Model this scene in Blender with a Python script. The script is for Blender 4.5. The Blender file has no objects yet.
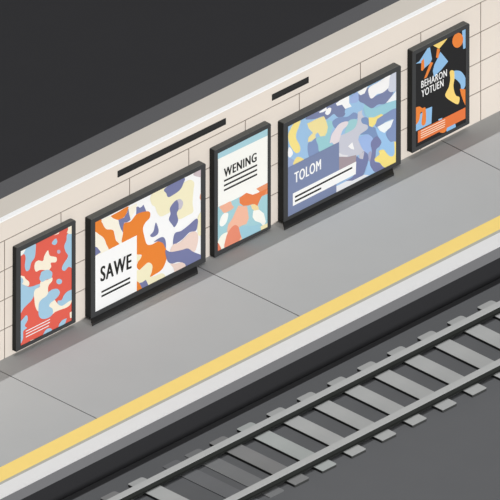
import bpy, bmesh, math
from mathutils import Vector

S = 60.0                       # picture units per metre of the parallel view
C30, Q = math.cos(math.radians(30)), math.sin(math.radians(30)) / math.sqrt(2)
R2 = math.sqrt(0.5)
PX0, PY0 = 250.0, 235.7        # where the wall meets the platform at world origin
col = bpy.context.scene.collection

def onwall(px, py, d=0.0):
    """point at distance d in front of the wall plane"""
    u, v = (px - PX0) / S, (PY0 - py) / S
    y = -d
    x = u / R2 + y
    return Vector((x, y, (v - Q * (x + y)) / C30))

def onlevel(px, py, z=0.0):
    u, v = (px - PX0) / S, (PY0 - py) / S
    a, b = u / R2, (v - C30 * z) / Q
    return Vector(((a + b) / 2, (b - a) / 2, z))

# ------------------------------------------------------------------ materials
def lin(c):
    return tuple((x / 12.92 if x <= .04045 else ((x + .055) / 1.055) ** 2.4) for x in c)

MATS = {}
def mat(name, rgb, rough=0.9, spec=0.1, noise=0.02, scale=6.0, metal=0.0):
    """rgb = linear base colour; procedural with a faint mottling"""
    if name in MATS: return MATS[name]
    m = bpy.data.materials.new(name); m.use_nodes = True
    nt = m.node_tree; b = nt.nodes['Principled BSDF']
    b.inputs['Roughness'].default_value = rough
    b.inputs['Specular IOR Level'].default_value = spec
    b.inputs['Metallic'].default_value = metal
    tc = nt.nodes.new('ShaderNodeTexCoord'); n = nt.nodes.new('ShaderNodeTexNoise')
    n.inputs['Scale'].default_value = scale; n.inputs['Detail'].default_value = 3
    nt.links.new(tc.outputs['Object'], n.inputs['Vector'])
    r = nt.nodes.new('ShaderNodeMix'); r.data_type = 'RGBA'
    r.inputs[6].default_value = (*[min(1, c * (1 - noise)) for c in rgb], 1)
    r.inputs[7].default_value = (*[min(1, c * (1 + noise)) for c in rgb], 1)
    nt.links.new(n.outputs['Fac'], r.inputs[0])
    nt.links.new(r.outputs[2], b.inputs['Base Color'])
    MATS[name] = m
    return m

def h(s):
    return lin(tuple(int(s[i:i + 2], 16) / 255 for i in (0, 2, 4)))

TOPK = 1.0      # how bright level surfaces come out, per unit of base colour
FRONTK = 1.0   # the same for the wall side
def top(name, s, k=TOPK, **kw): return mat(name, tuple(min(.96, c / k) for c in h(s)), **kw)
def frt(name, s, k=FRONTK, **kw): return mat(name, tuple(min(.93, c / k) for c in h(s)), **kw)

M_platform = top('platform_concrete', 'aeafaf', scale=1.2, noise=.03)
M_joint    = top('joint_filler', '5a5a5a')
M_yellow   = top('yellow_line_paint', 'f5d780')
M_white    = top('white_edge_stone', 'e0e0e0')
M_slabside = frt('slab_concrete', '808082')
M_riser    = frt('riser_black', '343436')
M_bed      = top('track_bed_asphalt', '636466', scale=2, noise=.03)
M_tile     = frt('beige_tile', 'e8ded3', scale=1.5)
M_grout    = frt('grout', '7d736b')
M_captrim  = top('white_cap_trim', 'ffffff')
M_coping   = top('beige_coping', 'd4cdc3', scale=1.5)
M_greyband = top('grey_concrete_band', '5e5e60')
M_dark     = top('dark_roof', '303032', scale=1.5, noise=.03)
M_housing  = top('housing_metal', '3a3b3b')
M_housing_lit    = top('housing_metal_lit', '6b6c6a')  # housing metal lightened to stand for light falling on its top
M_bezel    = frt('bezel_metal', '434445')
M_black    = top('black_base_metal', '363636')
M_ink      = frt('black_ink', '2b2b2a')
M_inkwhite = frt('white_ink', 'f8f8f6')
M_slot     = frt('slot_black', '333333')
M_rail     = frt('rail_dark_steel', '313331')
M_railtop  = top('rail_polished_steel', 'b3b4b3')
M_sleeper_shade     = top('sleeper_side_shade', '474847')  # dark colour painted in for the shade on the sleeper sides

# ------------------------------------------------------------------ mesh helpers
def empty(name, loc, label, cat, group=None):
    o = bpy.data.objects.new(name, None); col.objects.link(o)
    o.location = loc; o.empty_display_size = .1
    o['label'] = label; o['category'] = cat
    if group: o['group'] = group
    return o

def world_loc(o):
    v = Vector((0, 0, 0))
    while o is not None:
        v = v + Vector(o.location); o = o.parent
    return v

def build(name, bm, mats, parent=None, origin=None):
    if not isinstance(mats, (list, tuple)): mats = [mats]
    me = bpy.data.meshes.new(name)
    base = world_loc(parent) if parent else Vector((0, 0, 0))
    org = Vector(origin) if origin is not None else base
    bmesh.ops.translate(bm, verts=bm.verts, vec=-org)
    bm.to_mesh(me); bm.free()
    for m in mats: me.materials.append(m)
    o = bpy.data.objects.new(name, me); col.objects.link(o)
    if parent: o.parent = parent
    o.location = org - base
    return o

def struct(name, bm, mats):
    o = build(name, bm, mats); o['kind'] = 'structure'; return o

def prism(bm, pts, vec, mi=0, bev=0.0):
    """closed solid: flat outline pts swept by vec"""
    vec = Vector(vec)
    a = [bm.verts.new(p) for p in pts]; b = [bm.verts.new(Vector(p) + vec) for p in pts]
    n = len(pts); fs = [bm.faces.new(a), bm.faces.new(b[::-1])]
    for i in range(n):
        j = (i + 1) % n
        fs.append(bm.faces.new((a[j], a[i], b[i], b[j])))
    for f in fs: f.material_index = mi
    bmesh.ops.recalc_face_normals(bm, faces=fs)
    if bev > 0:
        es = list({e for f in fs for e in f.edges})
        bmesh.ops.bevel(bm, geom=es, offset=bev, segments=2, affect='EDGES', profile=.5)
    return fs

def box(bm, x0, x1, y0, y1, z0, z1, mi=0, bev=0.0):
    return prism(bm, [(x0, y0, z0), (x1, y0, z0), (x1, y1, z0), (x0, y1, z0)], (0, 0, z1 - z0), mi, bev)

def rounded(pts, r, seg=4):
    """round the corners of a planar outline"""
    out = []; n = len(pts)
    rr = r if isinstance(r, (list, tuple)) else [r] * n
    for i in range(n):
        p, a, b = Vector(pts[i]), Vector(pts[i - 1]), Vector(pts[(i + 1) % n])
        if rr[i] <= 0: out.append(p); continue
        d1, d2 = (a - p).normalized() * rr[i], (b - p).normalized() * rr[i]
        for k in range(seg + 1):
            t = k / seg
            out.append((p + d1) * (1 - t) ** 2 + p * 2 * t * (1 - t) + (p + d2) * t * t)
    return out

XL, XR = -11.0, 11.0
def line_level(p, q, z):
    """line through two picture points lying on level z -> function y(x)"""
    a, b = onlevel(*p, z), onlevel(*q, z)
    k = (b.y - a.y) / (b.x - a.x)
    return lambda x: a.y + k * (x - a.x)

def strip(bm, f0, f1, z0, z1, x0=XL, x1=XR, mi=0):
    return prism(bm, [(x0, f0(x0), z0), (x1, f0(x1), z0), (x1, f1(x1), z0), (x0, f1(x0), z0)], (0, 0, z1 - z0), mi)

# ------------------------------------------------------------------ wall
WZ = (360.6 - 221.6) / (S * C30)
const = lambda c: (lambda x: c)
bm = bmesh.new()
box(bm, XL, XR, .012, .45, -.02, WZ - .03, 1)
G = .0085
joints = [4.5, 61, 129.6, 188.8, 245.3, 299.3, 360.4, 420.8, 480.7]
jx = [onwall(px, 200).x for px in joints]
st = 59.5 / (S * R2)
while jx[0] > XL + 2: jx.insert(0, jx[0] - st)
while jx[-1] < XR - 2: jx.append(jx[-1] + st)
CH = 29.45 / (S * C30)
zs = [CH * k for k in range(5)]
edges = [XL] + jx + [XR]
for k in range(4):
    for i in range(len(edges) - 1):
        box(bm, edges[i] + G, edges[i + 1] - G, 0, .02, zs[k] + (G if k else 0), zs[k + 1] - G, 0)
box(bm, XL, XR, 0, .02, zs[4] + G, WZ - .03, 0)
struct('wall_back', bm, [M_tile, M_grout])

f_front = const(-.004)
f_white = line_level((0, 218.0), (400, 18.5), WZ)
f_beige = line_level((0, 199.4), (400.5, 0), WZ)
f_grey = line_level((0, 182.6), (370, -.3), WZ)
bm = bmesh.new(); strip(bm, f_front, f_white, WZ - .03, WZ); struct('trim_1', bm, M_captrim)
bm = bmesh.new(); strip(bm, f_white, f_beige, WZ - .03, WZ); struct('trim_2', bm, M_coping)
bm = bmesh.new(); strip(bm, f_beige, f_grey, WZ - .5, WZ); struct('trim_3', bm, M_greyband)
bm = bmesh.new(); strip(bm, f_grey, const(14), WZ - .5, WZ, XL - 4, XR + 4); struct('ceiling', bm, M_dark)

# ------------------------------------------------------------------ platform
D = .621
SLAB = .222
f_y0 = line_level((0, 467.4), (500, 215.4), 0)
f_y1 = line_level((0, 482.3), (440, 259.7), 0)
f_w0 = line_level((0, 485.0), (440, 262.6), 0)
f_w1 = line_level((0, 498.8), (440, 276.4), 0)
bm = bmesh.new()
# body below the finish, its side is the slab edge
strip(bm, lambda x: f_w1(x) + .002, const(.012), -SLAB, -.014, mi=1)
jl = []
for c, (a, b) in zip('abc', (((0, 371), (60, 400.5)), ((200, 267.5), (299, 316)), ((444, 141.8), (480, 160)))):
    p, q = onlevel(*a, 0), onlevel(*b, 0); k = (q.x - p.x) / (q.y - p.y)
    jl.append(lambda y, p=p, k=k: p.x + k * (y - p.y))
bounds = [lambda y: XL] + [lambda y: jl[0](y) - 4.6] + jl + [lambda y: jl[2](y) + 5.2] + [lambda y: XR]
g = .0095
for i in range(len(bounds) - 1):
    l, r = bounds[i], bounds[i + 1]
    def solve(fn, off):      # where the joint meets the yellow line
        y = -2.0
        for _ in range(20): y = f_y0(fn(y) + off)
        return (fn(y) + off, y)
    gl = g if i else 0; gr = g if i < len(bounds) - 2 else 0
    a = (l(0) + gl, 0); b = (r(0) - gr, 0)
    c = solve(r, -gr); d = solve(l, gl)
    prism(bm, [(*d, -.014), (*c, -.014), (*b, -.014), (*a, -.014)], (0, 0, .014), 0)
strip(bm, f_w0, f_y1, -.014, -.0005, mi=3)
# joint bed
strip(bm, lambda x: f_y0(x) - .001, const(.01), -.0145, -.0065, mi=2)
struct('floor', bm, [M_platform, M_slabside, M_joint, top('pale_joint_strip', 'afafa6')])

bm = bmesh.new(); strip(bm, f_y1, f_y0, -.014, .001)
o = build('safety_line', bm, M_yellow, origin=(0, f_y0(0), 0))
o['label'] = 'yellow safety line painted along the grey platform beside its edge'; o['category'] = 'safety line'
bm = bmesh.new(); strip(bm, f_w1, f_w0, -.014, .001)
o = build('edge_stone', bm, M_white, origin=(0, f_w1(0), 0))
o['label'] = 'off-white edging strip at the very edge of the platform above the track'; o['category'] = 'platform edge'

bm = bmesh.new()
strip(bm, lambda x: f_w1(x) + .004, const(.012), -D - .2, -SLAB)
struct('wall_platform_side', bm, M_riser)
f_bed = line_level((120, 476), (500, 283), -D)
bm = bmesh.new()
strip(bm, const(-13), f_bed, -D - .2, -D, XL - 4, XR + 4)
struct('floor_track_bed', bm, M_bed)
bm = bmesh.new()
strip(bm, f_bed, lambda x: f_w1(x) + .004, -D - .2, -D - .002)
struct('shade_strip', bm, top('platform_shade', '4a4a4c'))  # dark strip painted in for the platform's shadow on the track bed

# ------------------------------------------------------------------ sleepers
SH = .05
ZS = -D + SH
def quad_local(x0, y0, zt):
    o = (x0, y0); v1 = (86, 42.1); v2 = (14.6, -7.35)
    P = [o, (o[0] + v1[0], o[1] + v1[1]), (o[0] + v1[0] + v2[0], o[1] + v1[1] + v2[1]), (o[0] + v2[0], o[1] + v2[1])]
    return [onlevel(*p, zt) for p in P]

def make_sleeper(x0, y0, height, m, label):
    zt = -D + height
    q = quad_local(x0, y0, zt)
    cen = sum(q, Vector()) / 4; cen.z = -D
    t = empty('sleeper', cen, label, 'railway sleeper', 'sleepers under the two rails')
    cap = min(.008, height * .4)
    bm = bmesh.new(); prism(bm, rounded(q, [.03, .02, .03, .06]), (0, 0, -cap))
    build('concrete_block', bm, m, t)
    bm = bmesh.new()
    prism(bm, [Vector((p.x, p.y, -D)) for p in rounded(q, [.03, .02, .03, .06])], (0, 0, height - cap))
    build('sleeper_sides', bm, M_sleeper_shade if height > .03 else m, t)  # sides of the sleeper; raised ones have shade put into the colour
    return t

def yline(x): return 383.3 + (326.5 - x) * .5065
M_s = top('sleeper_concrete', 'aeafae', noise=.03)
M_s2 = top('sleeper_concrete_mid', '858585', noise=.03)
M_s3 = top('sleeper_concrete_dull', '7b7c7d', noise=.03)
M_s4 = top('sleeper_concrete_dim', '6f7072', noise=.03)
M_s5 = top('sleeper_concrete_cool', 'abafad', noise=.03)
LAB = [
 (100.0, SH, M_s2, 'mid grey sleeper at the bottom edge, leftmost end showing beyond the far rail'),
 (127.6, SH, M_s, 'pale grey sleeper near the bottom left, just left of the two dull flush sleepers'),
 (162.0, .014, M_s4, 'darkest grey sleeper, almost flush with the track bed near the bottom left'),
 (184.0, .014, M_s3, 'dull grey sleeper lying nearly flush, between the darkest one and the mid grey one'),
 (208.8, SH, M_s2, 'mid grey raised sleeper, between the dull flush ones and the row of pale ones'),
 (236.3, SH, M_s5, 'pale cool grey sleeper, leftmost of the even pale row on the right'),
 (265.8, SH, M_s, 'pale grey sleeper, second from the left in the even pale row'),
 (296.2, SH, M_s, 'pale grey sleeper, third from the left in the even pale row'),
 (326.5, SH, M_s, 'pale grey sleeper, fourth from the left in the even pale row'),
 (356.5, SH, M_s, 'pale grey sleeper, fifth from the left in the even pale row'),
 (386.4, SH, M_s, 'pale grey sleeper whose far end is third from the one in the right corner'),
 (416.8, SH, M_s, 'pale grey sleeper whose far end is second from the one in the right corner'),
 (446.6, SH, M_s, 'pale grey sleeper whose far end is next to the one in the right corner'),
 (476.8, SH, M_s, 'pale grey sleeper in the right corner, only its far end beside the far rail showing'),
]
for x0, hh, m, lab in LAB:
    y0 = yline(x0) + (SH - hh) * 0.35 * S * 0
    make_sleeper(x0, y0, hh, m, lab)

# ------------------------------------------------------------------ rails
RZ = ZS + .128
def make_rail(up, lo, label):
    f1 = line_level(*up, RZ); f0 = line_level(*lo, RZ)
    mid = onlevel(*up[0], RZ)
    t = empty('rail', (0, (f0(0) + f1(0)) / 2, ZS), label, 'rail', 'rails of the track')
    a0, b0 = (XL, (f0(XL) + f1(XL)) / 2), (XR, (f0(XR) + f1(XR)) / 2)
    w = (f1(0) - f0(0)) / 2
    def prof(pts, name, m):
        bm = bmesh.new()
        prism(bm, [Vector((a0[0], a0[1] + p[0], ZS + p[1])) for p in pts], (b0[0] - a0[0], b0[1] - a0[1], 0))
        return build(name, bm, m, t)
    H = RZ - ZS; ww = w * .72
    prof([(-w, H - .006), (w, H - .006), (w - .004, H), (-w + .004, H)], 'running_surface', M_railtop)
    prof([(-w, H - .045), (w, H - .045), (w, H - .006), (-w, H - .006)], 'head', M_rail)
    prof([(-ww, .02), (ww, .02), (ww, H - .045), (-ww, H - .045)], 'web', M_rail)
    prof([(-w, 0), (w, 0), (w, .014), (ww, .02), (-ww, .02), (-w, .014)], 'foot', M_rail)
    return t
make_rail(((180, 462.4), (500, 300.5)), ((180, 468.8), (500, 306.6)), 'far steel rail with pale top, the one nearer the platform')
make_rail(((250, 486.4), (500, 358.2)), ((250, 492.4), (500, 365.0)), 'near steel rail with pale top, the one farther from the platform')

# ------------------------------------------------------------------ slots in the wall
for pts, lab in (([(118, 177.6), (226, 124.4), (226, 118.2), (118, 171.4)], 'long thin black slot vent high on the tiled wall above the orange and white poster'),
                 ([(272.4, 100.8), (308.8, 82.8), (308.8, 76.8), (272.4, 94.8)], 'short thin black slot vent high on the tiled wall above the widest blue poster')):
    q = [onwall(*p, .012) for p in pts]
    cen = sum(q, Vector()) / 4; cen.y = 0
    t = empty('slot_vent', cen, lab, 'vent', 'slot vents high on the wall')
    qi = [p + (cen - p).normalized() * .0 for p in q]
    # frame ring and a recessed slot inside it
    cx = cen.x
    ins = []
    for p in q:
        n = Vector((p.x + (.018 if p.x < cx else -.018), p.y, p.z)); ins.append(n)
    ins = [Vector((ins[0].x, ins[0].y, ins[0].z + .026)), Vector((ins[1].x, ins[1].y, ins[1].z + .026)),
           Vector((ins[2].x, ins[2].y, ins[2].z - .026)), Vector((ins[3].x, ins[3].y, ins[3].z - .026))]
    bm = bmesh.new()
    a = [bm.verts.new(p) for p in q]; b = [bm.verts.new(p) for p in ins]
    a2 = [bm.verts.new(p + Vector((0, .012, 0))) for p in q]; b2 = [bm.verts.new(p + Vector((0, .012, 0))) for p in ins]
    for i in range(4):
        j = (i + 1) % 4
        bm.faces.new((a[i], a[j], b[j], b[i])); bm.faces.new((a2[j], a2[i], b2[i], b2[j]))
        bm.faces.new((a[j], a[i], a2[i], a2[j])); bm.faces.new((b[i], b[j], b2[j], b2[i]))
    bmesh.ops.recalc_face_normals(bm, faces=bm.faces)
    build('vent_frame', bm, M_slot, t)
    bm = bmesh.new(); prism(bm, [p + Vector((0, .006, 0)) for p in ins], (0, .006, 0)); build('slot', bm, M_slot, t)

# ------------------------------------------------------------------ posters
def smooth(pts, n=5):
    out = []; N = len(pts)
    for i in range(N):
        p0, p1, p2, p3 = pts[i - 1], pts[i], pts[(i + 1) % N], pts[(i + 2) % N]
        for k in range(n):
            t = k / n
            out.append(tuple(.5 * ((2 * p1[c]) + (-p0[c] + p2[c]) * t + (2 * p0[c] - 5 * p1[c] + 4 * p2[c] - p3[c]) * t * t
                        + (-p0[c] + 3 * p1[c] - 3 * p2[c] + p3[c]) * t ** 3) for c in (0, 1)))
    return out

def clip(pts, quad):
    """clip an outline to the convex picture-area of the poster"""
    cx = sum(p[0] for p in quad) / 4; cy = sum(p[1] for p in quad) / 4
    out = list(pts)
    for i in range(4):
        ax, ay = quad[i]; bx, by = quad[(i + 1) % 4]
        nx, ny = -(by - ay), bx - ax
        if (cx - ax) * nx + (cy - ay) * ny < 0: nx, ny = -nx, -ny
        side = lambda p: (p[0] - ax) * nx + (p[1] - ay) * ny
        src, out = out, []
        for k in range(len(src)):
            p, q = src[k - 1], src[k]; sp, sq = side(p), side(q)
            if (sp >= 0) != (sq >= 0):
                t = sp / (sp - sq); out.append((p[0] + (q[0] - p[0]) * t, p[1] + (q[1] - p[1]) * t))
            if sq >= 0: out.append(q)
        if len(out) < 3: return []
    return out

def ell(cx, cy, rx, ry, tilt=0):
    t = math.radians(tilt)
    return [(cx + rx * math.cos(a) * math.cos(t) - ry * math.sin(a) * math.sin(t),
             cy + rx * math.cos(a) * math.sin(t) + ry * math.sin(a) * math.cos(t)) for a in [k * math.pi / 6 for k in range(12)]]

def stroke(x0, y0, x1, y1, w):
    return [(x0, y0 - w / 2), (x1, y1 - w / 2), (x1, y1 + w / 2), (x0, y0 + w / 2)]

def poster(outer, back_dx, inner, bgcol, shapes, label, base=None, texts=(), lines=(), r_tr=.06):
    """outer: TL,TR,BR,BL of the front rim in the picture; inner: same for the printed area"""
    dep = back_dx / (S * R2)
    rec = .012
    W = [onwall(*p, dep) for p in outer]
    c = sum(W, Vector()) / 4
    t = empty('poster_display', (c.x, 0, min(p.z for p in W)), label, 'poster', 'framed posters along the wall')
    rad = [.012, r_tr, .015, .012]
    out = rounded(W, rad)
    bm = bmesh.new()
    prism(bm, [p + Vector((0, .012, 0)) for p in out], (0, dep - .012 - .0006, 0)); build('housing', bm, M_housing, t)
    # strip over top edge and rounded corner, light from above painted into its colour
    run = out[4:10]; up = .006
    bm = bmesh.new()
    lo_ = [Vector((p.x, -dep, p.z)) for p in run]
    hi_ = []
    for k, p in enumerate(lo_):
        a_, b_ = lo_[max(0, k - 1)], lo_[min(len(lo_) - 1, k + 1)]
        n_ = Vector((-(b_.z - a_.z), 0, b_.x - a_.x)).normalized()
        hi_.append(p + n_ * up)
    va = [bm.verts.new(p) for p in lo_]; vb = [bm.verts.new(p) for p in hi_]
    sh = Vector((0, dep - .0006, 0))
    vc = [bm.verts.new(p + sh) for p in lo_]; vd = [bm.verts.new(p + sh) for p in hi_]
    for k in range(len(lo_) - 1):
        bm.faces.new((va[k], va[k+1], vb[k+1], vb[k])); bm.faces.new((vc[k+1], vc[k], vd[k], vd[k+1]))
        bm.faces.new((vb[k], vb[k+1], vd[k+1], vd[k])); bm.faces.new((va[k+1], va[k], vc[k], vc[k+1]))
    bm.faces.new((va[0], vb[0], vd[0], vc[0])); bm.faces.new((vb[-1], va[-1], vc[-1], vd[-1]))
    bmesh.ops.recalc_face_normals(bm, faces=bm.faces)
    cv = build('lit_top', bm, M_housing_lit, t); cv['label'] = 'lighter grey lit top of the housing'
    # bezel ring
    I = [onwall(*p, dep - 0) for p in inner]
    bm = bmesh.new()
    def ring(y0, y1):
        n = 5
        inn = []
        for p in I: inn += [p] * 1
        o0 = [bm.verts.new((p.x, y0, p.z)) for p in out]; o1 = [bm.verts.new((p.x, y1, p.z)) for p in out]
        i0 = [bm.verts.new((p.x, y0, p.z)) for p in I]; i1 = [bm.verts.new((p.x, y1, p.z)) for p in I]
        m = len(out)
        for k in range(m):
            j = (k + 1) % m
            bm.faces.new((o0[k], o0[j], o1[j], o1[k]))
        for k in range(4):
            j = (k + 1) % 4
            bm.faces.new((i0[j], i0[k], i1[k], i1[j]))
            # front & back faces: the corner fan then the straight run
            for ov, iv in ((o0, i0), (o1, i1)):
                for s in range(4):
                    bm.faces.new((ov[k * 5 + s], ov[k * 5 + s + 1], iv[k]))
                bm.faces.new((ov[k * 5 + 4], ov[(k * 5 + 5) % m], iv[j], iv[k]))
    ring(-dep, -dep + .012)
    bmesh.ops.recalc_face_normals(bm, faces=bm.faces)
    build('bezel', bm, M_bezel, t)
    # print
    quad = [(p[0], p[1]) for p in inner]
    mats, idx = [], {}
    def mi(hexc):
        if hexc not in idx:
            idx[hexc] = len(mats); mats.append(frt('print_' + hexc, hexc, noise=.01))
        return idx[hexc]
    bm = bmesh.new()
    d0 = dep - .0085
    k0 = mi(bgcol)
    prism(bm, [onwall(*p, dep - .012) + Vector((0, -.0035, 0)) for p in quad], (0, .0035, 0), k0)
    lay = d0 + .00025
    for kind, ox, oy, colr, pts in shapes:
        if kind in 's': pts = smooth(pts)
        P = clip([(ox + x / 6.25, oy + y / 6.25) for x, y in pts], quad)
        if not P: continue
        vs = []
        for p in P:
            w = onwall(*p, lay)
            if not vs or (vs[-1].co - w).length > 1e-4: vs.append(bm.verts.new(w))
        if (vs[0].co - vs[-1].co).length < 1e-4: vs.pop()
        if len(vs) < 3: continue
        f = bm.faces.new(vs); f.normal_update()
        if f.normal.y > 0: f.normal_flip()
        f.material_index = mi(colr)
        lay += .00012
    pr = build('print', bm, mats, t)
    topd = lay + .0006
    for (x0, y0, x1, y1, w, m) in lines:
        bm = bmesh.new()
        prism(bm, [onwall(*p, topd) for p in stroke(x0, y0, x1, y1, w)], (0, .0005, 0))
        build('text_line', bm, m, pr)
    for (s, x0, y0, x1, y1, cap, m, off) in texts:
        cu = bpy.data.curves.new('headline', 'FONT'); cu.body = s; cu.size = 1; cu.offset = 0
        cu.extrude = 0; cu.space_character = 1.14; cu.resolution_u = 6
        to = bpy.data.objects.new('tmp', cu); col.objects.link(to)
        bpy.context.view_layer.update()
        me = bpy.data.meshes.new_from_object(to.evaluated_get(bpy.context.evaluated_depsgraph_get()))
        bpy.data.objects.remove(to)
        xs = [v.co.x for v in me.vertices]; ys = [v.co.y for v in me.vertices]
        ax, bx, ay, by = min(xs), max(xs), min(ys), max(ys)
        bmt = bmesh.new()
        for k, (sx, sy) in enumerate(((-off, 0), (off, 0), (0, .0), (-off * .5, off * .4), (off * .5, -off * .4))):
            n0 = len(bmt.verts); bmt.from_mesh(me); bmt.verts.ensure_lookup_table()
            for v in bmt.verts[n0:]:
                tx = (v.co.x - ax) / (bx - ax); ty = (v.co.y - ay) / (by - ay)
                px = x0 + (x1 - x0) * tx + sx
                v.co = onwall(px, y0 + (y1 - y0) * (px - x0) / (x1 - x0) - cap * ty - sy, topd + k * .00005)
        bmesh.ops.recalc_face_normals(bmt, faces=bmt.faces)
        fl = [f for f in bmt.faces if f.normal.y > 0]
        if fl: bmesh.ops.reverse_faces(bmt, faces=fl)
        build('headline', bmt, m, pr)
    if base:
        q = [onlevel(*p, 0) for p in base]
        bm = bmesh.new(); prism(bm, q, (0, 0, .042)); build('foot_plate', bm, M_black, t)
    return t

RED, BLU, CRM = 'e26455', 'a3c9e0', 'f8eed9'
B = 437.5
s1 = [
 ('s',0,210,BLU,[(120,262),(215,206),(222,260),(215,300),(195,330),(185,370),(165,382),(155,350),(160,300),(150,275),(125,290)]),
 ('p',0,210,'f4f4ee',[(125,258),(162,242),(150,268),(140,280),(125,290)]),
 ('s',0,210,BLU,[(330,195),(350,178),(358,200),(345,218),(325,212)]),
 ('s',0,210,'b9b4cc',ell(367,261,11,12)),
 ('p',0,210,CRM,[(335,158),(372,138),(365,150),(350,154)]),
 ('s',0,210,BLU,[(422,150),(470,130),(470,350),(430,355),(405,380),(387,370),(395,340),(425,290),(410,260),(402,225),(415,190)]),
 ('p',0,210,CRM,[(425,105),(470,80),(470,148),(432,150),(418,142),(425,125)]),
 ('s',0,210,CRM,[(278,285),(300,252),(312,285),(352,296),(350,325),(318,330),(320,355),(300,380),(275,375),(250,375),(225,385),(215,360),(220,330),(240,315),(268,318)]),
 ('s',0,210,BLU,[(120,440),(155,470),(190,480),(248,462),(245,480),(215,508),(210,540),(195,567),(175,587),(150,612),(120,640)]),
 ('s',0,210,CRM,[(120,412),(150,415),(160,430),(182,450),(178,475),(150,468),(120,448)]),
 ('s',0,210,BLU,[(120,420),(140,426),(146,445),(136,462),(120,455)]),
 ('s',0,210,CRM,[(300,435),(326,422),(325,445),(305,470),(300,500),(305,540),(285,565),(262,585),(250,625),(235,632),(220,600),(215,560),(212,520),(222,495),(248,480),(255,448)]),
 ('s',0,210,BLU,[(262,385),(300,374),(326,390),(320,425),(290,435),(262,450),(247,430),(253,405)]),
 ('s',0,280,CRM,[(315,140),(338,122),(362,150),(390,160),(445,125),(438,155),(410,175),(380,185),(345,200),(325,215),(322,185),(305,168)]),
 ('s',0,280,BLU,[(330,58),(360,56),(374,75),(365,100),(340,125),(315,145),(308,165),(328,180),(330,210),(305,235),(265,243),(242,220),(243,150),(262,120),(290,100),(305,75)]),
 ('s',0,280,BLU,[(470,60),(425,70),(400,95),(385,125),(362,130),(362,150),(385,162),(410,148),(440,128),(470,120)]),
 ('s',0,210,BLU,ell(370,447,18,17)),
 ('s',0,280,BLU,[(120,285),(148,237),(168,220),(173,250),(155,285),(168,300),(146,320),(143,370),(120,400)]),
 ('s',0,280,BLU,[(275,330),(290,308),(315,302),(327,318),(300,335),(265,352)]),
 ('p',0,280,BLU,[(372,272),(390,250),(417,238),(408,270),(390,285),(365,292)]),
 ('p',0,280,CRM,[(435,205),(460,188),(460,232),(438,238)]),
 ('p',0,280,CRM,[(190,378),(212,369),(212,378),(190,390)]),
]
poster([(16.4,248.5),(75.7,219.6),(75.7,322.4),(16.0,352.1)], 3.8, [(20.8,251.3),(72.0,225.5),(71.9,320.6),(20.8,346)],
       RED, s1, 'tall narrow red poster with pale blue and cream blobs, leftmost on the tiled wall',
       lines=[(25.8,331.4,50,319.3,.85,M_inkwhite),(25.8,334.2,50,322.1,.85,M_inkwhite),(25.8,337.1,49,325.6,.85,M_inkwhite)])

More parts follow.
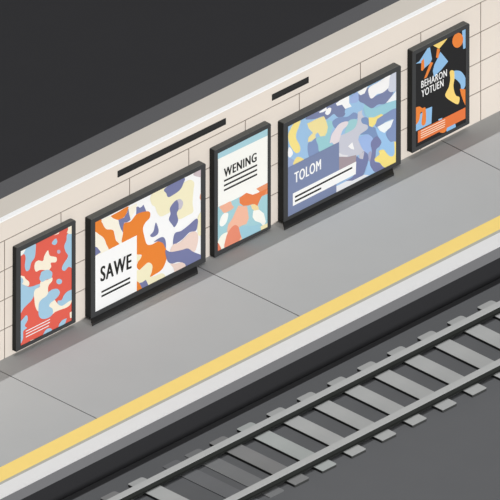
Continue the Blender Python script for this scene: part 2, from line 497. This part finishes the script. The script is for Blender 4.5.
ORG, NAV, YEL, PCH, PNK, WHT = 'e98639', '797ea6', 'f2ebc8', 'fbf1e0', 'ecd4c9', 'fbfaf7'
s2 = [
 ('s',80,170,ORG,[(85,335),(130,308),(140,330),(160,365),(205,375),(215,400),(225,440),(245,465),(180,505),(165,470),(150,430),(120,405),(85,398)]),
 ('s',80,170,PCH,[(85,396),(122,405),(150,428),(165,465),(180,505),(150,560),(85,560)]),
 ('p',80,245,NAV,[(90,8),(108,15),(131,45),(90,72)]),
 ('s',80,170,ORG,[(188,292),(240,262),(302,228),(292,268),(272,298),(240,312),(208,302)]),
 ('s',80,170,PCH,[(135,315),(185,288),(210,305),(238,315),(245,350),(262,390),(269,440),(255,464),(235,450),(222,410),(208,375),(165,370),(150,345)]),
 ('p',80,170,NAV,[(240,312),(275,298),(295,265),(302,236),(308,262),(316,312),(300,324),(276,330),(273,362),(268,390),(255,368),(246,342)]),
 ('p',80,170,PCH,[(302,236),(356,208),(356,228),(346,255),(325,285),(318,312),(308,278)]),
 ('p',80,170,NAV,[(352,232),(362,228),(374,236),(386,230),(397,216),(417,264),(380,268),(350,280),(352,255)]),
 ('s',80,170,ORG,[(275,335),(315,322),(350,280),(385,264),(425,258),(439,270),(435,300),(408,330),(394,365),(402,415),(418,463),(448,466),(484,447),(514,445),(534,480),(544,530),(534,580),(509,625),(464,655),(439,668),(444,645),(452,605),(429,580),(404,595),(374,625),(354,600),(374,550),(384,530),(340,520),(330,430),(264,455),(268,400)]),
 ('s',135,210,YEL,[(2,470),(2,400),(12,378),(30,373),(60,345),(85,328),(108,345),(105,385),(95,418),(125,412),(170,395),(185,425),(90,475),(40,490)]),
 ('p',135,210,NAV,[(22,458),(45,452),(68,436),(88,478),(60,500),(35,500)]),
 ('s',135,210,ORG,[(2,450),(22,452),(38,478),(42,500),(2,520)]),
 ('p',80,245,YEL,[(350,55),(386,70),(374,92),(355,112)]),
 ('p',80,170,WHT,[(85,546),(355,408),(355,768),(85,905)]),
 ('s',135,210,NAV,[(118,200),(152,175),(178,170),(192,195),(192,240),(175,208),(145,196)]),
 ('s',135,210,NAV,[(130,78),(147,122),(141,152),(110,170),(95,158),(116,132)]),
 ('s',135,150,YEL,[(98,290),(150,240),(230,235),(300,205),(345,186),(370,205),(366,250),(360,330),(364,385),(330,408),(282,432),(262,420),(240,380),(200,400),(162,415),(140,395),(125,355),(105,340)]),
 ('s',135,150,NAV,[(240,330),(262,312),(274,320),(278,360),(262,395),(270,440),(248,482),(235,470),(212,435),(222,400),(218,365)]),
 ('s',135,150,'c7c3ce',[(265,312),(285,307),(301,330),(290,365),(274,370),(272,335)]),
 ('s',135,150,NAV,[(187,240),(305,175),(300,215),(280,250),(240,280),(208,295),(196,272)]),
 ('s',135,150,'cdbfc4',[(365,152),(420,115),(420,165),(395,168)]),
 ('s',135,210,YEL,[(392,45),(425,15),(425,130),(408,160),(392,145)]),
 ('s',135,150,'d99a80',[(405,300),(412,268),(420,260),(420,318)]),
 ('s',135,210,NAV,[(248,148),(290,130),(335,95),(380,56),(394,65),(388,112),(376,132),(340,140),(300,180),(265,205),(238,217)]),
 ('s',135,210,PNK,[(238,217),(275,205),(310,175),(345,142),(380,135),(395,165),(390,215),(370,262),(330,250),(290,258),(222,264)]),
 ('s',135,210,NAV,[(190,252),(225,262),(290,250),(330,240),(365,262),(420,285),(420,310),(330,356),(310,335),(270,325),(230,335),(203,318)]),
 ('s',135,210,PNK,[(222,337),(255,335),(295,328),(316,350),(280,376),(250,392),(240,362)]),
]
poster([(90.9,220.2),(205.7,162.9),(205.7,262.0),(90.9,318.9)], 5.8, [(95.3,222.3),(201.1,169.4),(201.1,258.7),(95.4,312.2)],
       WHT, s2, 'wide poster with orange, yellow and slate blobs headed SAWE, on a black foot plate',
       base=[(92.0,326.4),(198.0,273.8),(195.5,263.4),(90.2,316.4)],
       texts=[('SAWE',100.9,281.9,131.2,268.2,14.8,M_ink,.45)],
       lines=[(101.5,292.2,130.2,277.8,1.9,M_ink),(101.5,296.5,130.2,282.1,1.9,M_ink)])

TEA = 'a6d0d8'
s3 = [
 ('p',200,115,'a9d1dc',[(100,242),(435,72),(435,122),(100,282)]),
 ('p',200,180,TEA,[(100,174),(190,135),(250,105),(300,80),(345,60),(440,10),(440,310),(100,460)]),
 ('p',200,180,'e9986f',[(345,58),(440,8),(440,80),(385,102),(372,75)]),
 ('p',200,180,'f8f7f1',[(296,78),(320,66),(352,55),(372,72),(350,92),(318,96)]),
 ('p',200,180,'e88350',[(246,112),(290,80),(330,92),(372,76),(425,50),(405,90),(385,104),(372,130),(358,166),(330,150),(300,160),(270,162),(248,145)]),
 ('s',200,180,'efb398',[(122,168),(155,150),(190,134),(200,155),(211,172),(180,195),(150,206),(135,188)]),
 ('s',200,180,'f8f8f2',[(163,205),(177,213),(165,265),(138,290),(122,276),(130,235),(148,210)]),
 ('p',200,180,'f2bba1',[(240,160),(295,165),(300,200),(305,240),(290,275),(260,285),(240,300),(215,292),(185,332),(168,325),(175,280),(203,240),(220,200)]),
 ('s',200,180,'a0ccdb',[(255,292),(330,285),(385,278),(390,325),(265,378),(248,330)]),
 ('s',200,180,'f8f5e8',[(110,392),(130,350),(162,328),(174,336),(162,390),(148,430),(132,428),(118,410)]),
 ('s',200,180,'e88f74',[(212,284),(238,290),(250,330),(257,370),(215,395),(155,425),(160,370),(178,322)]),
 ('p',200,180,'e88363',[(100,385),(118,398),(132,425),(132,450),(100,460)]),
 ('p',200,180,'f3daa2',[(316,156),(340,150),(365,165),(368,188),(345,196),(325,180)]),
 ('p',200,180,'f8f6ee',[(333,192),(370,185),(400,210),(411,260),(400,290),(375,266),(345,256),(328,232)]),
 ('p',200,180,'f0e4b4',[(378,290),(440,262),(440,300),(382,318)]),
 ('p',200,180,'f2c0a0',[(252,362),(262,358),(262,372),(245,382)]),
]
poster([(214.4,151.0),(270.9,122.8),(270.9,228.2),(214.6,257.9)], 4.9, [(217.9,153.6),(268.0,128.4),(267.8,227.2),(217.9,251.3)],
       'f8f7f2', s3, 'tall narrow white poster headed WENING with coral and teal blobs below, between two wide ones',
       texts=[('WENING',224.2,177.6,256.4,161.2,8.8,M_ink,.3)],
       lines=[(224,181.2,257.1,165.0,1.7,M_ink),(224,185.9,257.1,169.7,1.7,M_ink),(224,190.5,257.1,174.3,1.7,M_ink)])

SLT, SKY, SBL = '7d86a9', '9fc3e4', '8599c1'
s4 = [
 ('s',270,90,'9fb0d6',[(100,425),(140,432),(155,445),(152,470),(100,492)]),
 ('s',270,90,'f5e18c',[(148,212),(190,190),(180,230),(165,270),(165,305),(185,345),(188,380),(165,395),(140,370),(120,330),(114,280),(130,240)]),
 ('s',270,90,'f8f8f8',[(118,358),(135,372),(143,398),(126,421),(112,408)]),
 ('s',270,90,'f0dd90',[(145,466),(155,435),(175,417),(212,434),(180,455)]),
 ('s',270,90,SLT,[(222,178),(300,125),(365,94),(420,68),(470,108),(465,160),(425,170),(400,150),(372,170),(345,186),(330,165),(290,178),(255,184)]),
 ('p',270,90,'f7f7f8',[(305,138),(352,108),(357,124),(332,138),(312,143)]),
 ('s',270,90,'f7f7f8',[(350,130),(365,112),(382,114),(378,140),(362,156),(345,148)]),
 ('s',270,90,SBL,[(290,298),(262,322),(240,330),(235,360),(238,395),(250,422),(290,400),(320,380),(305,345)]),
 ('s',270,90,'9ccdd4',[(352,200),(382,192),(402,220),(385,250),(375,300),(372,330),(395,342),(360,362),(310,385),(300,345),(288,305),(315,290),(345,285)]),
 ('p',270,90,'efdfa0',[(232,210),(300,177),(337,163),(350,190),(362,230),(356,265),(343,287),(315,291),(298,265),(283,280),(286,298),(258,320),(236,326),(240,297),(268,268),(242,240)]),
 ('s',330,55,SBL,[(18,412),(60,388),(110,385),(150,358),(175,375),(165,400),(110,415),(60,440),(35,458),(18,440)]),
 ('s',330,55,'a0cdd3',[(112,420),(150,400),(170,410),(170,450),(160,500),(150,540),(100,575),(65,590),(85,520)]),
 ('s',330,115,'c9cad5',[(150,85),(170,45),(175,-20),(190,-60),(205,-98),(222,-62),(203,-35),(203,0),(232,30),(236,70),(228,95),(190,120),(180,145),(200,190),(216,230),(190,245),(160,255),(110,262),(48,262),(48,160),(65,130),(105,112)]),
 ('p',330,115,'f5f4f4',[(113,196),(140,170),(152,216),(132,212)]),
 ('p',330,115,'e2e1e5',[(48,232),(80,248),(115,252),(105,262),(48,262)]),
 ('s',270,90,'e4dade',[(376,315),(385,280),(400,255),(430,215),(465,198),(489,199),(480,225),(455,250),(440,290),(430,322),(400,340),(388,328),(374,332)]),
 ('p',330,115,'a6989e',[(45,260),(110,262),(163,250),(170,295),(45,350)]),
 ('s',330,115,'8097bf',[(198,20),(230,15),(245,40),(245,65),(290,85),(322,140),(275,160),(250,130),(235,120),(188,122),(235,88),(235,65),(200,50)]),
 ('s',330,115,'7b82a9',[(165,262),(185,270),(205,230),(230,235),(241,275),(225,330),(205,378),(160,412),(95,415),(150,375)]),
 ('p',330,115,'c8c5ce',[(182,245),(215,228),(206,276),(185,272)]),
 ('s',330,115,'a0b9e6',[(180,145),(230,122),(260,135),(268,155),(255,190),(258,232),(238,242),(205,215),(185,175)]),
 ('s',330,115,'a8a9c6',[(240,240),(258,228),(262,270),(245,290)]),
 ('s',330,115,'a3c6ec',[(240,285),(255,310),(285,345),(235,385),(215,380),(230,330)]),
 ('s',330,115,'9dc5eb',[(285,80),(320,105),(350,110),(360,145),(400,145),(408,200),(402,245),(375,262),(340,220),(308,218),(318,165),(300,130)]),
 ('s',330,115,'7c81a8',[(262,160),(292,133),(321,165),(310,195),(290,215),(285,255),(280,292),(310,300),(350,325),(290,358),(262,335),(250,300),(262,230),(255,185)]),
 ('s',330,115,'f7e286',[(280,272),(310,245),(305,225),(335,216),(355,240),(380,259),(403,240),(402,150),(425,125),(425,300),(345,328),(310,298),(285,290)]),
 ('s',330,55,'9bcbd9',[(200,298),(260,332),(330,310),(425,280),(425,345),(340,372),(275,392),(240,390),(218,370),(212,340)]),
 ('s',330,55,SLT,[(172,245),(200,250),(240,203),(250,265),(300,250),(345,225),(370,203),(396,232),(350,300),(300,310),(260,333),(213,305),(180,285)]),
 ('s',330,55,SKY,[(118,275),(150,245),(175,240),(182,290),(212,305),(205,340),(160,360),(120,350),(95,365),(95,340),(115,330)]),
 ('s',330,55,'a0b5e0',[(122,275),(150,243),(174,236),(178,285),(150,300),(130,300)]),
 ('p',330,55,'f7f7f6',[(36,304),(60,285),(120,250),(120,300),(135,322),(95,337),(75,310),(45,318)]),
 ('p',330,55,'f5f5f4',[(172,232),(238,192),(216,240),(190,252)]),
 ('s',330,55,'f4f3f3',[(242,208),(300,170),(378,125),(385,170),(365,205),(330,235),(295,245),(265,270),(248,262)]),
 ('s',330,55,'cdd1df',[(378,130),(425,95),(425,205),(385,232),(363,218),(370,185)]),
 ('p',330,55,'eff3f7',[(350,300),(425,210),(425,278)]),
 ('s',330,55,'8496be',[(282,435),(290,400),(340,370),(425,340),(425,520),(395,540),(375,540),(352,505),(355,480),(395,405),(350,415),(300,452)]),
 ('p',330,55,'f0f5fa',[(296,450),(350,420),(398,401),(380,450),(340,487),(312,474)]),
 ('p',330,55,'f4e08a',[(241,390),(275,390),(320,368),(334,375),(295,400),(285,430),(265,452),(244,442)]),
 ('p',330,115,'a0c0e4',[(30,440),(105,402),(100,420),(60,440),(30,452)]),
 ('p',330,115,'ecedf0',[(30,450),(105,412),(140,410),(215,373),(245,376),(30,492)]),
 ('p',270,90,'7e8aab',[(100,492),(432,325),(432,560),(415,570),(415,645),(100,805)]),
 ('p',270,160,'f8f8f5',[(143,210),(539,9),(536,88),(143,288)]),
]
poster([(283.5,124.1),(400.9,64.8),(400.9,163.9),(283.6,223.4)], 5.7, [(288.0,126.6),(396.4,71.8),(396.1,162.2),(288.0,216.9)],
       SKY, s4, 'widest poster, blue and slate camouflage pattern headed TOLOM, on a black foot plate',
       base=[(284.4,230.5),(394.0,175.6),(391.5,166.2),(282.2,221.6)],
       texts=[('TOLOM',294.6,183.3,320.8,169.3,10.4,M_inkwhite,.28)],
       lines=[(295,197.2,352.3,167.6,1.8,M_ink),(295,201.4,321.2,188.2,1.8,M_ink)])

O5, B5, Y5 = 'ea8640', '92bfe6', 'f7d77c'
s5 = [
 ('p',400,15,B5,[(98,304),(120,290),(160,228),(178,198),(188,205),(200,275),(190,300),(150,335),(135,300)]),
 ('p',400,15,O5,[(134,288),(150,272),(153,330),(140,350),(132,345)]),
 ('p',400,15,O5,[(190,293),(207,298),(167,390),(150,398)]),
 ('p',400,15,B5,[(236,268),(252,230),(301,290),(265,335),(228,372),(212,388),(205,350),(215,310)]),
 ('p',400,15,Y5,[(205,190),(297,146),(275,175),(245,211)]),
 ('p',400,15,O5,[(232,208),(250,215),(240,270),(225,266)]),
 ('p',400,15,B5,[(388,97),(411,86),(411,207),(395,212)]),
 ('s',400,15,O5,ell(361,158,33,47,12)),
 ('s',400,15,B5,[(335,352),(375,350),(400,375),(412,405),(409,440),(396,464),(382,462),(376,430),(348,400),(335,395)]),
 ('s',400,15,Y5,[(312,352),(337,350),(340,400),(334,440),(340,480),(352,505),(372,515),(364,556),(330,545),(283,505),(305,450),(314,400)]),
 ('p',400,80,O5,[(374,54),(412,58),(412,165),(395,130),(381,88)]),
 ('p',400,80,B5,[(90,325),(95,270),(125,215),(160,182),(201,166),(196,272)]),
 ('s',400,80,O5,[(92,185),(120,166),(140,176),(160,176),(162,260),(148,284),(134,272),(140,205),(128,205),(122,245),(105,275),(92,275)]),
 ('p',400,80,B5,[(240,245),(264,236),(264,250),(242,260)]),
 ('p',400,80,B5,[(288,300),(345,270),(350,296),(292,324)]),
 ('s',400,80,O5,[(238,318),(265,300),(292,292),(288,318),(265,331)]),
 ('p',400,80,'e67a45',[(112,320),(415,168),(415,237),(112,393)]),
]
poster([(412.4,52.0),(469.5,22.9),(469.5,123.6),(412.0,153.4)], 5.0, [(416.0,54.3),(465.9,28.9),(465.7,122.4),(416.0,147.3)],
       '2b2b2c', s5, 'tall narrow black poster with orange, blue and yellow shapes, rightmost on the tiled wall',
       texts=[('BEHARON',421.4,88.2,446.8,76.2,7.0,M_inkwhite,.12),('YOTUEN',421.6,97.6,443.4,86.2,7.2,M_inkwhite,.12)],
       lines=[(420.8,131.2,445.1,119.7,.85,frt('pale_ink','f6e0c8')),(420.8,133.6,445.1,122,.85,MATS['pale_ink']),
              (420.8,135.8,445.1,124.2,.85,MATS['pale_ink']),(420.8,138,444.6,126.4,.85,MATS['pale_ink'])])

# ------------------------------------------------------------------ light
sun = bpy.data.lights.new('sun', 'SUN'); sun.energy = 1.55; sun.angle = math.radians(.3)
so = bpy.data.objects.new('sun', sun); col.objects.link(so)
so.rotation_euler = (-math.atan(.185), 0, 0)
so.location = (0, 2, 8)
s3l = bpy.data.lights.new('overhead_fill', 'SUN'); s3l.energy = .45; s3l.angle = math.radians(3)  # added fill from above, lifts the wall's shadow band on the platform
s3o = bpy.data.objects.new('overhead_fill', s3l); col.objects.link(s3o)
s3o.rotation_euler = (math.atan(.06), 0, 0); s3o.location = (0, -3, 8)
s2l = bpy.data.lights.new('front_fill', 'SUN'); s2l.energy = 2.22; s2l.angle = math.radians(12)  # added fill from the front, brightens the wall and other upright faces
s2o = bpy.data.objects.new('front_fill', s2l); col.objects.link(s2o)
s2o.rotation_euler = (math.radians(81), 0, 0); s2o.location = (0, -8, 2)
w = bpy.data.worlds.new('world'); bpy.context.scene.world = w; w.use_nodes = True
nt = w.node_tree; bg = nt.nodes['Background']
tc = nt.nodes.new('ShaderNodeTexCoord'); sp = nt.nodes.new('ShaderNodeSeparateXYZ')
nt.links.new(tc.outputs['Generated'], sp.inputs[0])
ma = nt.nodes.new('ShaderNodeMath'); ma.operation = 'MULTIPLY_ADD'; ma.use_clamp = False
ma.inputs[1].default_value = -.14; ma.inputs[2].default_value = .17
nt.links.new(sp.outputs['Y'], ma.inputs[0])
mx = nt.nodes.new('ShaderNodeMath'); mx.operation = 'MULTIPLY_ADD'
mx.inputs[1].default_value = .16
nt.links.new(sp.outputs['X'], mx.inputs[0]); nt.links.new(ma.outputs[0], mx.inputs[2])
cl = nt.nodes.new('ShaderNodeMath'); cl.operation = 'MAXIMUM'; cl.inputs[1].default_value = .03
nt.links.new(mx.outputs[0], cl.inputs[0])
nt.links.new(cl.outputs[0], bg.inputs['Strength'])
bg.inputs['Color'].default_value = (1, 1, 1, 1)

# ------------------------------------------------------------------ camera
cam = bpy.data.cameras.new('camera'); cam.type = 'ORTHO'; cam.ortho_scale = 500 / S
co = bpy.data.objects.new('camera', cam); col.objects.link(co)
U = Vector((Q, Q, C30)); Dv = Vector((math.cos(math.radians(30)) * R2, math.cos(math.radians(30)) * R2, -.5))
co.location = U * ((PY0 - 250) / S) - Dv * 16
co.rotation_euler = (math.radians(60), 0, math.radians(-45))
cam.clip_end = 80
sc = bpy.context.scene; sc.camera = co
sc.view_settings.view_transform = 'Standard'; sc.view_settings.look = 'None'
sc.view_settings.exposure = 0; sc.view_settings.gamma = 1; sc.view_settings.use_curve_mapping = False
